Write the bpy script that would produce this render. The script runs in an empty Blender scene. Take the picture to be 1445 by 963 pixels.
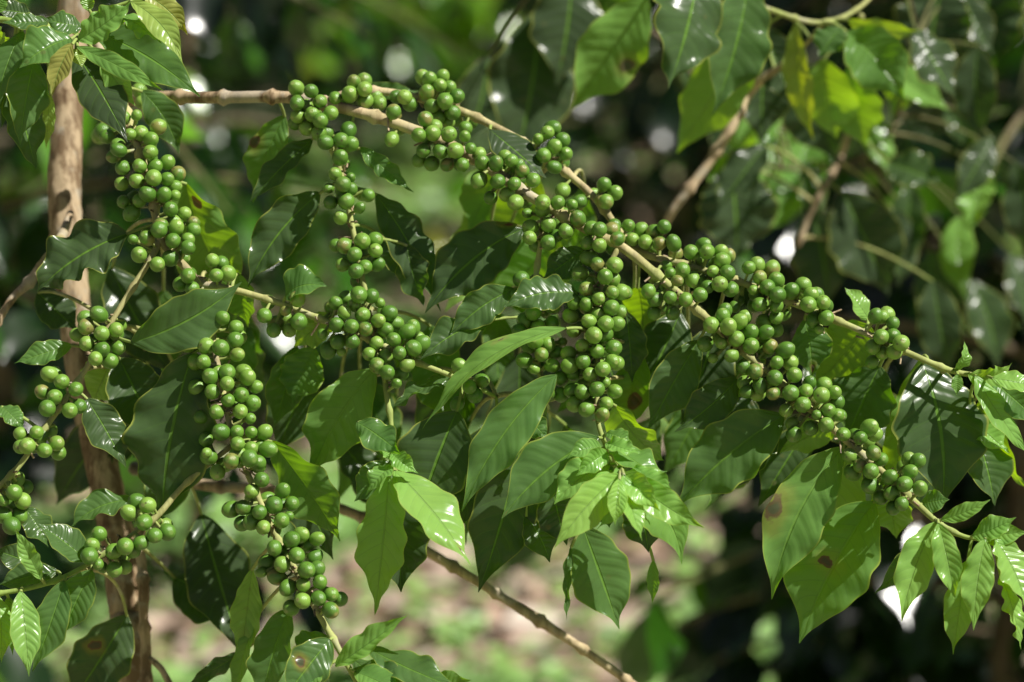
import bpy, math, random
import numpy as np
from mathutils import Vector, Matrix
random.seed(7); rng = np.random.default_rng(7)
sc = bpy.context.scene
col = sc.collection

# ---------------------------------------------------------------- camera
CAM = np.array([0.0, 0.0, 1.4]); PITCH = math.radians(14); LENS = 85.0
F0 = 1.65
RIGHT = np.array([1.0, 0, 0]); UP = np.array([0, math.sin(PITCH), math.cos(PITCH)]); FWD = np.array([0, math.cos(PITCH), -math.sin(PITCH)])
K = 36.0 / LENS / 1445.0
def W(px, py, d=0.0):
    D = F0 + d
    return CAM + D * (FWD + RIGHT * ((px - 722.5) * K) - UP * ((py - 481.5) * K))
MPP = F0 * K                                    # metres per photo pixel at the focus distance
cam = bpy.data.cameras.new('camera'); camo = bpy.data.objects.new('camera', cam); col.objects.link(camo)
camo.location = CAM; camo.rotation_euler = (math.radians(90) - PITCH, 0, 0)
cam.lens = LENS; cam.sensor_width = 36; cam.clip_start = 0.05; cam.clip_end = 500
cam.dof.use_dof = True; cam.dof.focus_distance = 1.64; cam.dof.aperture_fstop = 3.3; cam.dof.aperture_blades = 7
sc.camera = camo

# ---------------------------------------------------------------- light
ELEV = math.radians(53); AZ = math.radians(108)          # azimuth measured clockwise from +Y
sv = np.array([math.cos(ELEV) * math.sin(AZ), math.cos(ELEV) * math.cos(AZ), math.sin(ELEV)])
w = bpy.data.worlds.new("World"); sc.world = w; w.use_nodes = True
nt = w.node_tree; bg = nt.nodes['Background']
sky = nt.nodes.new('ShaderNodeTexSky'); sky.sky_type = 'NISHITA'; sky.sun_disc = False
sky.sun_elevation = ELEV; sky.sun_rotation = AZ; sky.altitude = 1200
hs = nt.nodes.new('ShaderNodeHueSaturation'); hs.inputs['Saturation'].default_value = 0.55; hs.inputs['Value'].default_value = 0.62
nt.links.new(sky.outputs[0], hs.inputs['Color']); nt.links.new(hs.outputs[0], bg.inputs[0]); bg.inputs[1].default_value = 0.05
sl = bpy.data.lights.new('sun', 'SUN'); sl.energy = 5.0; sl.angle = math.radians(0.5); sl.color = (1.0, 0.96, 0.89)
so = bpy.data.objects.new('sun', sl); col.objects.link(so)
so.rotation_euler = Vector(sv).to_track_quat('Z', 'Y').to_euler(); so.location = (0, 0, 8)
sc.view_settings.view_transform = 'Standard'; sc.view_settings.look = 'None'; sc.view_settings.exposure = 0
sc.render.engine = 'CYCLES'
sc.cycles.use_denoising = True; sc.cycles.max_bounces = 8; sc.cycles.transmission_bounces = 6
sc.cycles.diffuse_bounces = 1; sc.cycles.sample_clamp_indirect = 6; sc.cycles.caustics_reflective = False

# ---------------------------------------------------------------- node helper
class N:
    def __init__(s, name):
        s.m = bpy.data.materials.new(name); s.m.use_nodes = True; s.t = s.m.node_tree
        s.bsdf = s.t.nodes['Principled BSDF']; s.out = s.t.nodes['Material Output']
    def n(s, typ, ins=None, **kw):
        nd = s.t.nodes.new(typ)
        for k, v in kw.items(): setattr(nd, k, v)
        for k, v in (ins or {}).items(): s.set(nd.inputs[k], v)
        return nd
    def set(s, inp, v):
        if isinstance(v, bpy.types.NodeSocket): s.t.links.new(v, inp)
        else: inp.default_value = v
    def math(s, op, a, b=0.0, c=None):
        nd = s.t.nodes.new('ShaderNodeMath'); nd.operation = op
        s.set(nd.inputs[0], a); s.set(nd.inputs[1], b)
        if c is not None: s.set(nd.inputs[2], c)
        return nd.outputs[0]
    def mix(s, f, a, b, blend='MIX'):
        nd = s.t.nodes.new('ShaderNodeMix'); nd.data_type = 'RGBA'; nd.blend_type = blend
        s.set(nd.inputs[0], f); s.set(nd.inputs[6], a); s.set(nd.inputs[7], b); return nd.outputs[2]
    def ramp(s, f, stops):
        nd = s.t.nodes.new('ShaderNodeValToRGB'); cr = nd.color_ramp
        while len(cr.elements) < len(stops): cr.elements.new(0.5)
        for e, (p, c) in zip(cr.elements, stops): e.position = p; e.color = (*c, 1)
        s.set(nd.inputs[0], f); return nd.outputs[0]
    def attr(s, name):
        return s.n('ShaderNodeAttribute', attribute_name=name)
    def smooth(s, v, lo, hi):
        nd = s.t.nodes.new('ShaderNodeMapRange'); nd.interpolation_type = 'SMOOTHSTEP'
        s.set(nd.inputs[0], v); nd.inputs[1].default_value = lo; nd.inputs[2].default_value = hi
        return nd.outputs[0]

def leaf_material(name, detail=True, gloss=0.17, trans=0.45, pale=0.0):
    a = N(name)
    tone = a.attr('tone').outputs['Fac']
    geo = a.n('ShaderNodeNewGeometry'); pos = geo.outputs['Position']
    tex = a.n('ShaderNodeTexNoise', {'Vector': pos, 'Scale': 40.0 if detail else 14.0, 'Detail': 3.0})
    nz = tex.outputs[0]
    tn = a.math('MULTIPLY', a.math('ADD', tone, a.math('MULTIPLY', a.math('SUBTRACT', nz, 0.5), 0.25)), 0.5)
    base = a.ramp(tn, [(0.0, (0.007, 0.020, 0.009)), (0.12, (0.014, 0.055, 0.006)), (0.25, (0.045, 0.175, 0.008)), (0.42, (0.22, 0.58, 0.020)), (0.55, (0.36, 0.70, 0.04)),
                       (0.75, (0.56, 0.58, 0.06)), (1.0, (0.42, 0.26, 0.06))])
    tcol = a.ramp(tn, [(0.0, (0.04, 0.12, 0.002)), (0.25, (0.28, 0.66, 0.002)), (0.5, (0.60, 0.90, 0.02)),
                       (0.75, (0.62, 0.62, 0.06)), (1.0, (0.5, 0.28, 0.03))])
    if detail:
        uv = a.n('ShaderNodeUVMap').outputs[0]; sp = a.n('ShaderNodeSeparateXYZ', {0: uv})
        x = a.math('ABSOLUTE', a.math('SUBTRACT', a.math('MULTIPLY', sp.outputs[0], 2.0), 1.0)); t = sp.outputs[1]
        ph = a.math('MULTIPLY', a.math('SUBTRACT', t, a.math('ADD', a.math('MULTIPLY', x, 0.10), a.math('MULTIPLY', a.math('MULTIPLY', x, x), 0.06))), 10.0)
        ph = a.math('ADD', ph, a.math('MULTIPLY', sp.outputs[0], 0.35))
        tri = a.math('MULTIPLY', a.math('ABSOLUTE', a.math('SUBTRACT', a.math('FRACT', ph), 0.5)), 2.0)
        edge = a.smooth(x, 0.97, 0.75)
        vein = a.math('MULTIPLY', a.smooth(tri, 0.88, 1.0), edge)
        soft = a.math('MULTIPLY', a.smooth(tri, 0.2, 1.0), edge)
        mid = a.smooth(x, 0.055, 0.02)
        pale = a.mix(0.5, base, (0.20, 0.42, 0.08, 1))
        base = a.mix(a.math('MULTIPLY', vein, 0.34), base, pale)
        base = a.mix(a.math('MULTIPLY', mid, 0.75), base, (0.26, 0.50, 0.09, 1))
        base = a.mix(a.math('MULTIPLY', a.smooth(x, 0.93, 0.985), 0.7), base, (0.62, 0.64, 0.20, 1))
        # mottling, scars
        n2 = a.n('ShaderNodeTexNoise', {'Vector': pos, 'Scale': 14.0, 'Detail': 5.0, 'Roughness': 0.7}).outputs[0]
        base = a.mix(a.math('MULTIPLY', a.smooth(n2, 0.45, 0.75), 0.35), base, a.mix(1.0, base, (0.55, 0.62, 0.5, 1), 'MULTIPLY'))
        sc1 = a.n('ShaderNodeTexVoronoi', {'Vector': pos, 'Scale': 60.0}).outputs[0]
        n3 = a.n('ShaderNodeTexNoise', {'Vector': pos, 'Scale': 9.0}).outputs[0]
        scar = a.math('MULTIPLY', a.smooth(sc1, 0.16, 0.08), a.smooth(n3, 0.53, 0.60))
        base = a.mix(a.math('MULTIPLY', scar, 0.7), base, (0.12, 0.08, 0.03, 1))
        # underside paler and matt
        base = a.mix(a.math('MULTIPLY', geo.outputs['Backfacing'], 0.4), base, (0.10, 0.20, 0.04, 1))
        # leaf spot: attribute (x, t, size) constant over the leaf, size 0 = none
        spn = a.n('ShaderNodeSeparateXYZ', {0: a.attr('spot').outputs['Vector']})
        dx = a.math('MULTIPLY', a.math('SUBTRACT', sp.outputs[0], spn.outputs[0]), 0.5)
        dy = a.math('SUBTRACT', t, spn.outputs[1])
        dist = a.math('SQRT', a.math('ADD', a.math('MULTIPLY', dx, dx), a.math('MULTIPLY', dy, dy)))
        dist = a.math('ADD', dist, a.math('MULTIPLY', a.math('SUBTRACT', a.n('ShaderNodeTexNoise', {'Vector': pos, 'Scale': 90.0, 'Detail': 3.0}).outputs[0], 0.5), 0.14))
        rel = a.math('DIVIDE', dist, a.math('ADD', spn.outputs[2], 1e-5))
        on = a.math('GREATER_THAN', spn.outputs[2], 0.001)
        halo = a.math('MULTIPLY', a.smooth(rel, 3.0, 1.0), on)
        spot = a.math('MULTIPLY', a.smooth(rel, 1.15, 0.85), on)
        core = a.math('MULTIPLY', a.smooth(rel, 0.75, 0.4), on)
        base = a.mix(a.math('MULTIPLY', halo, 0.6), base, (0.42, 0.28, 0.02, 1))
        base = a.mix(spot, base, (0.20, 0.035, 0.012, 1)); base = a.mix(core, base, (0.03, 0.015, 0.01, 1))
        tcol = a.mix(spot, tcol, (0.10, 0.02, 0.0, 1))
        tcol = a.mix(a.math('MULTIPLY', a.math('MAXIMUM', vein, mid), 0.35), tcol, (0.10, 0.22, 0.01, 1))
        h = a.math('ADD', a.math('MULTIPLY', soft, a.math('MULTIPLY', n2, -0.38)), a.math('MULTIPLY', mid, -0.5))
        big = a.n('ShaderNodeTexNoise', {'Vector': pos, 'Scale': 38.0, 'Detail': 2.0}).outputs[0]
        h = a.math('ADD', h, a.math('MULTIPLY', big, 1.9))
        fine = a.n('ShaderNodeTexNoise', {'Vector': pos, 'Scale': 130.0, 'Detail': 3.0}).outputs[0]
        h = a.math('ADD', h, a.math('MULTIPLY', fine, 0.05))
        bump = a.n('ShaderNodeBump', {'Strength': 0.6, 'Distance': 0.0022, 'Height': h})
        a.set(a.bsdf.inputs['Normal'], bump.outputs[0])
        rough = a.math('ADD', gloss, a.math('ADD', a.math('MULTIPLY', n2, 0.14), a.math('MULTIPLY', geo.outputs['Backfacing'], 0.25)))
        a.set(a.bsdf.inputs['Roughness'], rough)
    else:
        a.set(a.bsdf.inputs['Roughness'], gloss + 0.02)
    if detail:
        base = a.n('ShaderNodeHueSaturation', {'Saturation': 1.3, 'Value': 1.1, 'Color': base}).outputs[0]
        tcol = a.n('ShaderNodeHueSaturation', {'Saturation': 1.2, 'Color': tcol}).outputs[0]
    if pale: base = a.mix(pale, base, (0.58, 0.80, 0.40, 1))
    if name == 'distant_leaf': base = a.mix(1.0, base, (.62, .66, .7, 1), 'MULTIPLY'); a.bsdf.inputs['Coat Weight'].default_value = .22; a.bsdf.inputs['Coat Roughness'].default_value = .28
    a.set(a.bsdf.inputs['Base Color'], base)
    a.bsdf.inputs['Specular IOR Level'].default_value = 0.5 if detail else 0.9
    tr = a.n('ShaderNodeBsdfTranslucent', {'Color': tcol})
    if detail: a.set(tr.inputs['Normal'], bump.outputs[0])
    mx = a.n('ShaderNodeMixShader', {0: trans, 1: a.bsdf.outputs[0], 2: tr.outputs[0]})
    a.set(a.out.inputs[0], mx.outputs[0])
    return a.m
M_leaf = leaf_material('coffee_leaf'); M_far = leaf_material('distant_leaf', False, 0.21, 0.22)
M_weed = leaf_material('weed_leaf', False, 0.35, 0.3, 0.55)

def berry_material():
    a = N('green_berry')
    rnd = a.n('ShaderNodeObjectInfo').outputs['Random']
    tc = a.n('ShaderNodeTexCoord').outputs['Object']
    nz = a.n('ShaderNodeTexNoise', {'Vector': tc, 'Scale': 260.0, 'Detail': 4.0}).outputs[0]
    nb = a.n('ShaderNodeTexNoise', {'Vector': a.n('ShaderNodeNewGeometry').outputs['Position'], 'Scale': 70.0, 'Detail': 2.0}).outputs[0]
    f = a.math('ADD', a.math('MULTIPLY', rnd, 0.55), a.math('MULTIPLY', nb, 0.45))
    c = a.ramp(f, [(0.15, (0.09, 0.23, 0.024)), (0.5, (0.18, 0.38, 0.045)), (0.85, (0.34, 0.56, 0.09))])
    odd = a.smooth(a.math('FRACT', a.math('MULTIPLY', rnd, 17.3)), 0.86, 0.95)
    pt = a.n('ShaderNodeTexNoise', {'Vector': a.n('ShaderNodeNewGeometry').outputs['Position'], 'Scale': 120.0}).outputs[0]
    c = a.mix(a.math('MULTIPLY', odd, a.smooth(pt, 0.42, 0.62)), c, (0.34, 0.33, 0.09, 1))
    c = a.mix(a.math('MULTIPLY', a.smooth(nz, 0.6, 0.72), 0.35), c, (0.26, 0.36, 0.12, 1))
    vs = a.n('ShaderNodeTexVoronoi', {'Vector': a.n('ShaderNodeNewGeometry').outputs['Position'], 'Scale': 210.0}).outputs[0]
    c = a.mix(a.math('MULTIPLY', a.smooth(vs, 0.22, 0.12), a.math('MULTIPLY', a.smooth(pt, 0.48, 0.56), .75)), c, (0.10, 0.08, 0.03, 1))
    tip = a.attr('tip').outputs['Fac']
    c = a.mix(a.math('MULTIPLY', a.smooth(tip, 0.35, 0.75), a.math('ADD', 0.12, a.math('MULTIPLY', rnd, 0.4))), c, (0.66, 0.56, 0.28, 1))
    c = a.mix(a.math('MULTIPLY', a.smooth(tip, 0.7, 0.95), 0.9), c, (0.48, 0.34, 0.18, 1))
    a.set(a.bsdf.inputs['Base Color'], c)
    a.set(a.bsdf.inputs['Roughness'], a.math('ADD', 0.24, a.math('MULTIPLY', nb, 0.18)))
    a.bsdf.inputs['Specular IOR Level'].default_value = 0.8
    a.bsdf.inputs['Subsurface Weight'].default_value = 0.05
    a.bsdf.inputs['Subsurface Radius'].default_value = (0.6, 1.0, 0.2); a.bsdf.inputs['Subsurface Scale'].default_value = 0.003
    bump = a.n('ShaderNodeBump', {'Strength': 0.25, 'Distance': 0.0006, 'Height': nz})
    a.set(a.bsdf.inputs['Normal'], bump.outputs[0])
    return a.m
M_berry = berry_material()

def bark_material(name='bark', dark=1.0):
    a = N(name)
    age = a.attr('age').outputs['Fac']
    tc = a.n('ShaderNodeNewGeometry').outputs['Position']
    mp = a.n('ShaderNodeMapping', {'Vector': tc}); mp.inputs['Scale'].default_value = (110, 110, 12)
    st = a.n('ShaderNodeTexNoise', {'Vector': mp.outputs[0], 'Scale': 1.0, 'Detail': 5.0, 'Roughness': 0.65}).outputs[0]
    bl = a.n('ShaderNodeTexNoise', {'Vector': tc, 'Scale': 45.0, 'Detail': 4.0}).outputs[0]
    ag = a.math('ADD', age, a.math('MULTIPLY', a.math('SUBTRACT', bl, 0.5), 0.25))
    c = a.ramp(ag, [(0.0, (0.32, 0.52, 0.10)), (0.35, (0.66, 0.66, 0.30)), (0.6, (0.74, 0.60, 0.40)), (0.85, (0.68, 0.57, 0.39)), (1.0, (0.60, 0.47, 0.30))])
    dk = a.mix(1.0, c, (0.26, 0.20, 0.15, 1), 'MULTIPLY')
    c = a.mix(a.math('MULTIPLY', a.smooth(st, 0.42, 0.6), a.math('ADD', 0.15, a.math('MULTIPLY', age, 0.7))), c, dk)
    lich = a.n('ShaderNodeTexNoise', {'Vector': tc, 'Scale': 16.0, 'Detail': 6.0, 'Roughness': .7}).outputs[0]
    c = a.mix(a.math('MULTIPLY', a.smooth(bl, 0.58, 0.68), 0.5), c, (0.6, 0.58, 0.48, 1))
    c = a.mix(a.math('MULTIPLY', a.smooth(lich, 0.54, 0.6), a.math('MULTIPLY', age, 0.45)), c, (0.62, 0.62, 0.54, 1))
    c = a.mix(a.math('MULTIPLY', a.smooth(lich, 0.44, 0.38), a.math('MULTIPLY', a.smooth(age, .72, .9), 0.6)), c, a.mix(1.0, c, (0.4, 0.32, 0.26, 1), 'MULTIPLY'))
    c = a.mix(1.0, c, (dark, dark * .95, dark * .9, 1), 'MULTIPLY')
    a.set(a.bsdf.inputs['Base Color'], c); a.bsdf.inputs['Roughness'].default_value = 0.7
    a.bsdf.inputs['Specular IOR Level'].default_value = 0.3
    bump = a.n('ShaderNodeBump', {'Strength': 0.6, 'Distance': 0.0015, 'Height': a.math('ADD', st, a.math('MULTIPLY', bl, 0.5))})
    a.set(a.bsdf.inputs['Normal'], bump.outputs[0])
    return a.m
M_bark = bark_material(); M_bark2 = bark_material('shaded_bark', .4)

# ---------------------------------------------------------------- mesh builder
class MB:
    def __init__(s): s.v = []; s.f = []; s.uv = []; s.at = {}; s.nv = 0
    def add(s, v, f, uv=None, **at):
        v = np.asarray(v, float); f = np.asarray(f, int)
        s.v.append(v); s.f.append(f + s.nv); s.nv += len(v)
        s.uv.append(np.zeros((len(v), 2)) if uv is None else uv)
        for k, a in at.items():
            s.at.setdefault(k, []).append(a)
    def mesh(s, name, mat, smooth=True):
        me = bpy.data.meshes.new(name)
        V = np.concatenate(s.v); Fq = np.concatenate(s.f); UV = np.concatenate(s.uv)
        n = Fq.shape[1]
        me.vertices.add(len(V)); me.vertices.foreach_set('co', V.ravel())
        me.loops.add(len(Fq) * n); me.loops.foreach_set('vertex_index', Fq.ravel())
        me.polygons.add(len(Fq)); me.polygons.foreach_set('loop_start', np.arange(len(Fq)) * n)
        me.polygons.foreach_set('use_smooth', np.full(len(Fq), smooth))
        u = me.uv_layers.new(name='UVMap'); u.data.foreach_set('uv', UV[Fq.ravel()].ravel())
        for k, a in s.at.items():
            A = np.concatenate(a)
            if A.ndim == 1: t = me.attributes.new(k, 'FLOAT', 'POINT'); t.data.foreach_set('value', A)
            else: t = me.attributes.new(k, 'FLOAT_VECTOR', 'POINT'); t.data.foreach_set('vector', A.ravel())
        me.update(calc_edges=True); me.validate(); me.materials.append(mat)
        return me
    def build(s, name, mat, parent=None, smooth=True):
        if not s.v: return None
        o = bpy.data.objects.new(name, s.mesh(name, mat, smooth)); col.objects.link(o)
        if parent is not None: o.parent = parent; o.matrix_parent_inverse = parent.matrix_world.inverted()
        return o
def unit(v):
    return v / (np.linalg.norm(v, axis=-1, keepdims=True) + 1e-12)

def spline(P, step):
    """Catmull-Rom through rows of P (xyz + extras)."""
    P = np.asarray(P, float)
    Q = np.vstack([2 * P[0] - P[1], P, 2 * P[-1] - P[-2]])
    out = []
    for i in range(1, len(Q) - 2):
        n = max(2, int(np.linalg.norm(Q[i + 1][:3] - Q[i][:3]) / step))
        t = np.linspace(0, 1, n, endpoint=False)[:, None]
        a, b, c, d = Q[i - 1], Q[i], Q[i + 1], Q[i + 2]
        out.append(0.5 * ((2 * b) + (c - a) * t + (2 * a - 5 * b + 4 * c - d) * t ** 2 + (3 * b - a - 3 * c + d) * t ** 3))
    out.append(P[-1:]); return np.vstack(out)

def tube(mb, C, R, age, ns=9, nodes=0.0, node_gap=0.03, rough=0.0, cap=True):
    C = np.asarray(C); n = len(C); R = np.broadcast_to(np.asarray(R, float), (n,)).copy(); age = np.broadcast_to(np.asarray(age, float), (n,))
    T = unit(np.gradient(C, axis=0)); ref = np.array([0.3, -0.9, 0.2])
    S = unit(np.cross(T, ref)); B = np.cross(S, T)
    if nodes:
        s = np.concatenate([[0], np.cumsum(np.linalg.norm(np.diff(C, axis=0), axis=1))])
        ph = (s / node_gap) % 1.0; dd = np.minimum(ph, 1 - ph) * node_gap
        R *= 1 + nodes * np.exp(-(dd / 0.0028) ** 2)
    if cap: R[0] *= 0.6; R[-1] *= 0.5
    th = np.linspace(0, 2 * np.pi, ns, endpoint=False)
    rr = R[:, None] * (1 + rough * rng.normal(size=(n, ns)))
    V = C[:, None, :] + rr[..., None] * (np.cos(th)[None, :, None] * S[:, None, :] + np.sin(th)[None, :, None] * B[:, None, :])
    i = np.arange(n - 1)[:, None] * ns; j = np.arange(ns)[None, :]; j2 = (j + 1) % ns
    F = np.stack([i + j, i + j2, i + ns + j2, i + ns + j], -1).reshape(-1, 4)
    V = V.reshape(-1, 3); ag = np.repeat(age, ns)
    if cap:
        m = len(V); V = np.vstack([V, C[0] - T[0] * R[0] * .3, C[-1] + T[-1] * R[-1] * .5]); ag = np.concatenate([ag, age[:1], age[-1:]])
        caps = []
        for k in range(0, ns, 1):
            caps.append([m, (k + 1) % ns, k, m]); 
        # quads only: degenerate caps written as narrow quads
        F0_ = [[k, m, m, (k + 1) % ns] for k in range(ns)]
        Fq = []
        last = (n - 1) * ns
        for k in range(0, ns - 1, 2):
            Fq.append([m, (k + 2) % ns, (k + 1) % ns, k]); Fq.append([m + 1, last + k, last + (k + 1) % ns, last + (k + 2) % ns])
        F = np.vstack([F, Fq])
    mb.add(V, F, None, age=ag)

def leaves(mb, B, T, Nn, Wd, tone, spot=None, bend=0.0, side=0.0, fold=0.25, wave=0.15, nu=26, nvh=5, seed=0, twist=0.0, wfreq=6.0):
    """Many leaves at once. B,T base/tip (n,3), Nn upper-side normal, Wd full widths."""
    r = np.random.default_rng(seed)
    B = np.atleast_2d(B).astype(float); T = np.atleast_2d(T).astype(float); Nn = np.atleast_2d(Nn).astype(float); n = len(B)
    bc = lambda a: np.broadcast_to(np.asarray(a, float), (n,)).copy()
    Wd, tone, bend, side, fold, wave, twist = map(bc, (Wd, tone, bend, side, fold, wave, twist))
    ch = T - B; L = np.linalg.norm(ch, axis=1); d = unit(ch)
    Nn = unit(Nn - d * np.sum(Nn * d, 1, keepdims=True)); Sd = np.cross(d, Nn)
    nu1 = nu + 1; t = np.linspace(0, 1, nu1)
    M = (B + T) / 2 + Nn * (bend * L)[:, None] + Sd * (side * L)[:, None]
    tt = t[None, :, None]
    C = (1 - tt) ** 2 * B[:, None] + 2 * tt * (1 - tt) * M[:, None] + tt ** 2 * T[:, None]
    Tg = unit(2 * (1 - tt) * (M - B)[:, None] + 2 * tt * (T - M)[:, None])
    S = unit(np.cross(Tg, Nn[:, None, :])); N2 = np.cross(S, Tg)
    tw = twist[:, None] * t[None, :]; cw, sw = np.cos(tw)[..., None], np.sin(tw)[..., None]
    S, N2 = S * cw + N2 * sw, N2 * cw - S * sw
    prof = np.clip(np.sin(np.pi * np.clip(t, 0, 1) ** 0.92), 0, 1) ** 0.82
    qq = np.clip((t - 0.62) / 0.36, 0, 1); prof *= 1 - 0.66 * qq * qq * (3 - 2 * qq)
    prof[0] = 0.02; prof[-1] = 0.012
    x = np.linspace(-1, 1, 2 * nvh + 1)
    p1 = r.uniform(0, 6.28, (n, 2)); fr = r.uniform(0.8, 1.25, (n, 2)) * wfreq
    sd = (x > 0).astype(int)
    ph = 2 * np.pi * fr[:, None, :][:, :, sd] * t[None, :, None] + p1[:, None, :][:, :, sd]
    ph2 = 2 * np.pi * fr[:, None, :][:, :, sd] * 0.43 * t[None, :, None] + p1[:, None, :][:, :, 1 - sd]
    wv = (np.sin(ph) * 0.6 + np.sin(ph2) * 0.7) * (np.abs(x) ** 2.2)[None, None, :] * wave[:, None, None]
    h = (Wd / 2)[:, None] * prof[None, :] * (1 + 0.03 * np.sin(2 * np.pi * 5.3 * t[None, :] + p1[:, :1]))
    endf = np.clip(t * 6, 0, 1) * np.clip((1 - t) * 7, 0, 1)
    lat = x[None, None, :] * h[..., None] * (1 - 0.06 * (0.5 + 0.5 * np.cos(ph)) * wave[:, None, None] / 0.15)
    ax = np.abs(x)[None, None, :]
    up = ax ** 1.25 * h[..., None] * fold[:, None, None] + wv * (Wd / 2)[:, None, None] * endf[None, :, None] - 0.12 * ax ** 3 * h[..., None]
    V = C[:, :, None] + S[:, :, None] * lat[..., None] + N2[:, :, None] * up[..., None]
    nvx = len(x); UV = np.stack(np.broadcast_arrays((x * 0.5 + 0.5)[None, None, :], t[None, :, None] + np.zeros((n, 1, 1))), -1).reshape(-1, 2)
    base = (np.arange(n) * nu1 * nvx)[:, None, None]
    i = np.arange(nu)[None, :, None] * nvx; j = np.arange(nvx - 1)[None, None, :]
    q = base + i + j
    F = np.stack([q, q + 1, q + nvx + 1, q + nvx], -1).reshape(-1, 4)   # normals along +N2
    k = nu1 * nvx
    sp = np.zeros((n, 3)) if spot is None else np.atleast_2d(spot)
    mb.add(V.reshape(-1, 3), F, UV, tone=np.repeat(tone, k), spot=np.repeat(sp, k, 0))

# ---------------------------------------------------------------- things
def empty(name, loc=(0, 0, 0), label=None, cat=None, group=None):
    o = bpy.data.objects.new(name, None); col.objects.link(o); o.location = loc; o.empty_display_size = 0.1
    o.matrix_world = Matrix.Translation(loc)
    if label: o['label'] = label
    if cat: o['category'] = cat
    if group: o['group'] = group
    return o
CR = {'A': (0, 0, 3.008), 'B': (380, 60, 3.008), 'C': (820, 320, 3.008), 'D': (0, 320, 3.008), 'E': (0, 640, 2.981),
      'F': (400, 320, 3.008), 'G': (440, 600, 2.58), 'H': (960, 560, 2.39), 'I': (780, 0, 2.173), 'J': (1040, 440, 3.566),
      'K': (360, 740, 4.32), 'P': (0, 0, 1.0)}
def px(c, x, y):
    a = CR[c]; return a[0] + x / a[2], a[1] + y / a[2]

class Branch:
    def __init__(s, tree, pts, label=None, node=0.5, gap=0.038, radial=10, name='branch', rough=0.0):
        """pts rows: px, py, width px, depth, age"""
        rows = [[*W(p[0], p[1], p[3]), p[2] * MPP * (F0 + p[3]) / F0 / 2, (p[4] - .13 if .3 < p[4] < .82 else p[4]), p[3], p[0], p[1]] for p in pts]
        s.S = spline(rows, 0.003); s.tree = tree; s.mb = MB(); s.name = name; s.label = label; s.leaves = []; s.berries = []; s.mat = M_bark
        tube(s.mb, s.S[:, :3], s.S[:, 3], s.S[:, 4], radial, node, gap, rough)
        tree.branches.append(s)
class Tree:
    def __init__(s, root): s.root = root; s.branches = []; s.live = None
    def nearest(s, P, only=None):
        best = None
        for b in (only or s.branches):
            d = np.linalg.norm(b.S[:, :3] - P, axis=1); i = int(d.argmin())
            if best is None or d[i] < best[0]: best = (d[i], b, i)
        return best

BASE_Z = 0.0
root = empty('coffee_tree', (W(150, 900, 0.16)[0], W(150, 900, 0.16)[1], 0.0),
             'foreground coffee tree with brown trunk at left and arching branches full of green berries', 'coffee tree')
T1 = Tree(root)
def Br(*a, **k): return Branch(T1, *a, **k)
b_main = Br([(150, 150, 16, .13, .9), (215, 138, 17, .10, 1), (300, 138, 17, .07, 1), (410, 138, 17, .05, .95), (480, 152, 16, .045, .75), (560, 175, 16, .04, .62), (650, 212, 15, .035, .6),
    (740, 272, 15, .03, .55), (830, 325, 14, .025, .55), (882, 352, 14, .02, .55), (940, 400, 13, .015, .35), (1000, 452, 12, .01, .3), (1070, 515, 12, .005, .25), (1140, 575, 11, 0, .25),
    (1190, 618, 11, -.005, .25), (1240, 662, 11, -.01, .3), (1290, 708, 10, -.015, .2), (1330, 742, 8, -.02, .1), (1372, 760, 6, -.025, .1), (1430, 758, 4, -.03, .05)],
    label='long main branch arching from the trunk down to the lower right')
b_up = Br([(455, 146, 12, .055, .9), (500, 130, 12, .06, .75), (560, 132, 11, .065, .6), (640, 153, 11, .07, .55), (700, 180, 11, .07, .6), (760, 215, 11, .065, .6), (835, 275, 11, .06, .6),
    (880, 335, 11, .05, .5), (905, 357, 11, .04, .5), (980, 378, 10, .03, .4), (1050, 400, 10, .025, .3), (1125, 430, 10, .02, .25), (1210, 465, 9, .015, .22), (1290, 502, 9, .01, .2),
    (1345, 524, 8, .01, .2), (1400, 533, 7, .01, .15), (1462, 542, 5, .015, .1)], label='upper branch that forks off and runs out at the right edge')
b_left = Br([(130, 40, 16, .08, .9), (158, 110, 15, .06, .75), (178, 160, 14, .05, .55), (194, 205, 13, .035, .5), (215, 280, 12, .03, .5), (228, 338, 12, .025, .5), (262, 378, 12, .02, .55), (285, 400, 12, .02, .6),
    (340, 412, 10, .02, .45), (400, 430, 9, .02, .4), (450, 450, 9, .015, .35), (520, 478, 9, .01, .25), (590, 512, 8, .01, .2), (640, 532, 7, .01, .15), (700, 560, 6, .03, .1)],
    label='left branch with pale stem dropping from behind the top leaves')
b_l2 = Br([(226, 340, 9, .025, .5), (205, 378, 9, .02, .5), (160, 450, 8, .015, .5), (128, 510, 8, .01, .5), (95, 560, 8, .005, .3), (60, 610, 8, 0, .25), (25, 660, 8, -.005, .2), (-20, 705, 8, -.01, .2)],
    label='thin side branch slanting down to the left edge')
b_l3 = Br([(285, 400, 9, .022, .55), (290, 435, 9, .02, .5), (300, 480, 9, .012, .5), (308, 520, 9, .005, .55), (318, 570, 9, 0, .5), (330, 620, 9, -.005, .4), (348, 665, 9, -.01, .35), (370, 715, 9, -.015, .3),
    (392, 762, 9, -.02, .25), (420, 810, 9, -.025, .25), (445, 858, 9, -.03, .22), (470, 902, 9, -.033, .2), (488, 935, 8, -.035, .15), (510, 975, 7, -.035, .1)],
    label='hanging branch crowded with green berries at lower left')
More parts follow.
